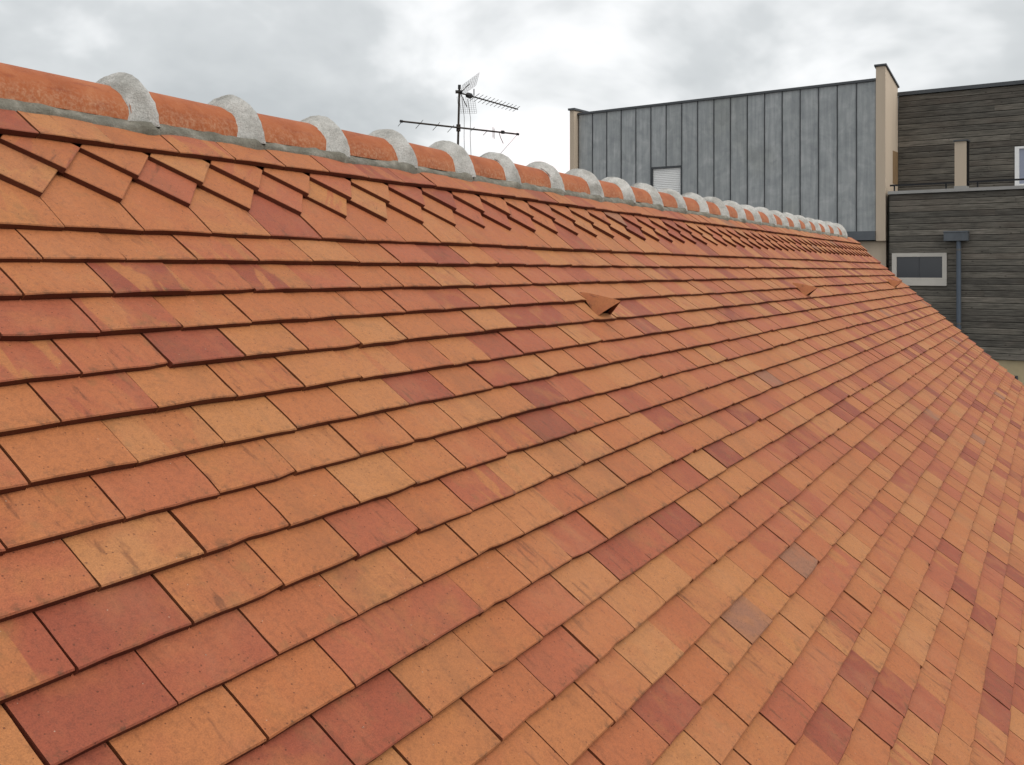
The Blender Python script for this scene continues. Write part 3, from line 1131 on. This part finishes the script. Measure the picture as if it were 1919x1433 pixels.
# bent loops of the driven element
for u, dx, top, bot in ((0.675, 0.0, 0.07, -0.10), (0.70, 0.0, 0.05, -0.12)):
    mb = MB()
    p = O1 + bd * u - pe * 0.03
    mb.tube([p + up * top, p + up * bot], 0.005, 6)
    mb.build('element', M_ALU, boom)
mb = MB()
p = O1 + bd * 0.80 - pe * 0.03
mb.tube([p, p + bd * 0.03 - up * 0.08, p + bd * 0.09 - up * 0.18], 0.006, 6)
mb.build('element', M_ALU, boom)
mb = MB()
p = O1 + bd * 0.88 - pe * 0.03
mb.box(-0.03, 0.03, -0.02, 0.02, -0.02, 0.03)
mb.v = [tuple(Vector(v) + p) for v in mb.v]
mb.build('junction_box', M_PLASTIC, boom)
# guy wire from the boom end
mb = MB()
pe_end = O1 + bd * 1.197 - pe * 0.03
mb.tube([pe_end, pe_end - RT * 1.10 * 0.5 - up * 0.62, pe_end - RT * 1.10 * 1.6 - up * 1.95], 0.0035, 5)
mb.build('guy_wire', M_ALU, boom)

# upper boom with corner reflector
bu = aerial_dir(30.0)
pu = bu.cross(up).normalized()                          # horizontal, to the right
tl = R(28)
eu = (pu * math.cos(tl) + up * math.sin(tl)).normalized()
qu = (up * math.cos(tl) - pu * math.sin(tl)).normalized()
O2 = mast_at(2.84) - AB
mb = MB()
mb.tube([O2 - bu * 0.08, O2 + bu * 1.88], 0.0125, 8)
ub = mb.build('upper_boom', M_MAST, ant)
mb = MB()
mb.tube([O2 - RT * 0.06 + up * 0.015, O2 + RT * 0.05 + up * 0.015], 0.028, 8)
mb.build('boom_clamp', M_PLASTIC, ant)
mb = MB()
c_ = O2 + bu * 0.30
for (dx, s_) in ((-0.05, 0.020), (0.0, 0.052), (0.05, 0.020)):
    pass
mb.tube([c_ - bu * 0.09, c_ - bu * 0.05, c_ + bu * 0.03, c_ + bu * 0.10], [0.018, 0.046, 0.048, 0.016], 8)
mb.build('dipole_box', M_PLASTIC, ub)
for i in range(12):
    u = 0.46 + i * 0.125
    mb = MB()
    ll = 0.105 - 0.002 * i
    mb.tube([O2 + bu * u - eu * ll, O2 + bu * u + eu * ll], 0.0045, 6)
    mb.build('element', M_ALU, ub)
mb = MB()
mb.tube([O2 + bu * 0.44 + up * 0.02, O2 + bu * 0.44 + up * 0.13], 0.009, 6)
mb.build('dipole_stub', M_PLASTIC, ub)
for dr, root_, L2, ev_ in (((bu * 0.42 + up * 0.9).normalized(), O2 + bu * 0.06 + RT * 0.10 + up * 0.03, 0.24, eu),
                            ((bu * 0.25 - up * 0.95).normalized(), O2 + bu * 0.05 + RT * 0.075 - up * 0.06, 0.26,
                             (pu * 0.97 - up * 0.10 - bu * 0.1).normalized())):
    mb = MB()
    W2 = 0.18
    for i in range(9):
        a_ = -W2 + 2 * W2 * i / 8
        mb.tube([root_ + ev_ * a_, root_ + ev_ * a_ + dr * L2], 0.0022, 4, False)
    for j in range(9):
        l_ = L2 * j / 8
        mb.tube([root_ + dr * l_ - ev_ * W2, root_ + dr * l_ + ev_ * W2], 0.0022, 4, False)
    rf = mb.build('reflector_grid', M_ALU, ub)
    mb = MB()
    mb.tube([O2 + bu * 0.03, root_ + dr * L2 * 0.62], 0.0075, 6)
    mb.build('reflector_arm', M_MAST, rf)
# cables that hang from the boxes
for du, sw_ in ((0.05, 0.03), (0.13, 0.05)):
    mb = MB()
    p0 = O2 + RT * du - up * 0.10
    pts = [p0, p0 + RT * sw_ - up * 0.3, p0 + RT * (sw_ * 0.9) - up * 0.6, p0 + RT * (sw_ * 1.3) - up * 1.1, mast_at(1.0) - AB + RT * 0.03, mast_at(0.0) - AB + RT * 0.03]
    mb.tube(pts, 0.0042, 6)
    mb.build('cable', M_ALU, ant)
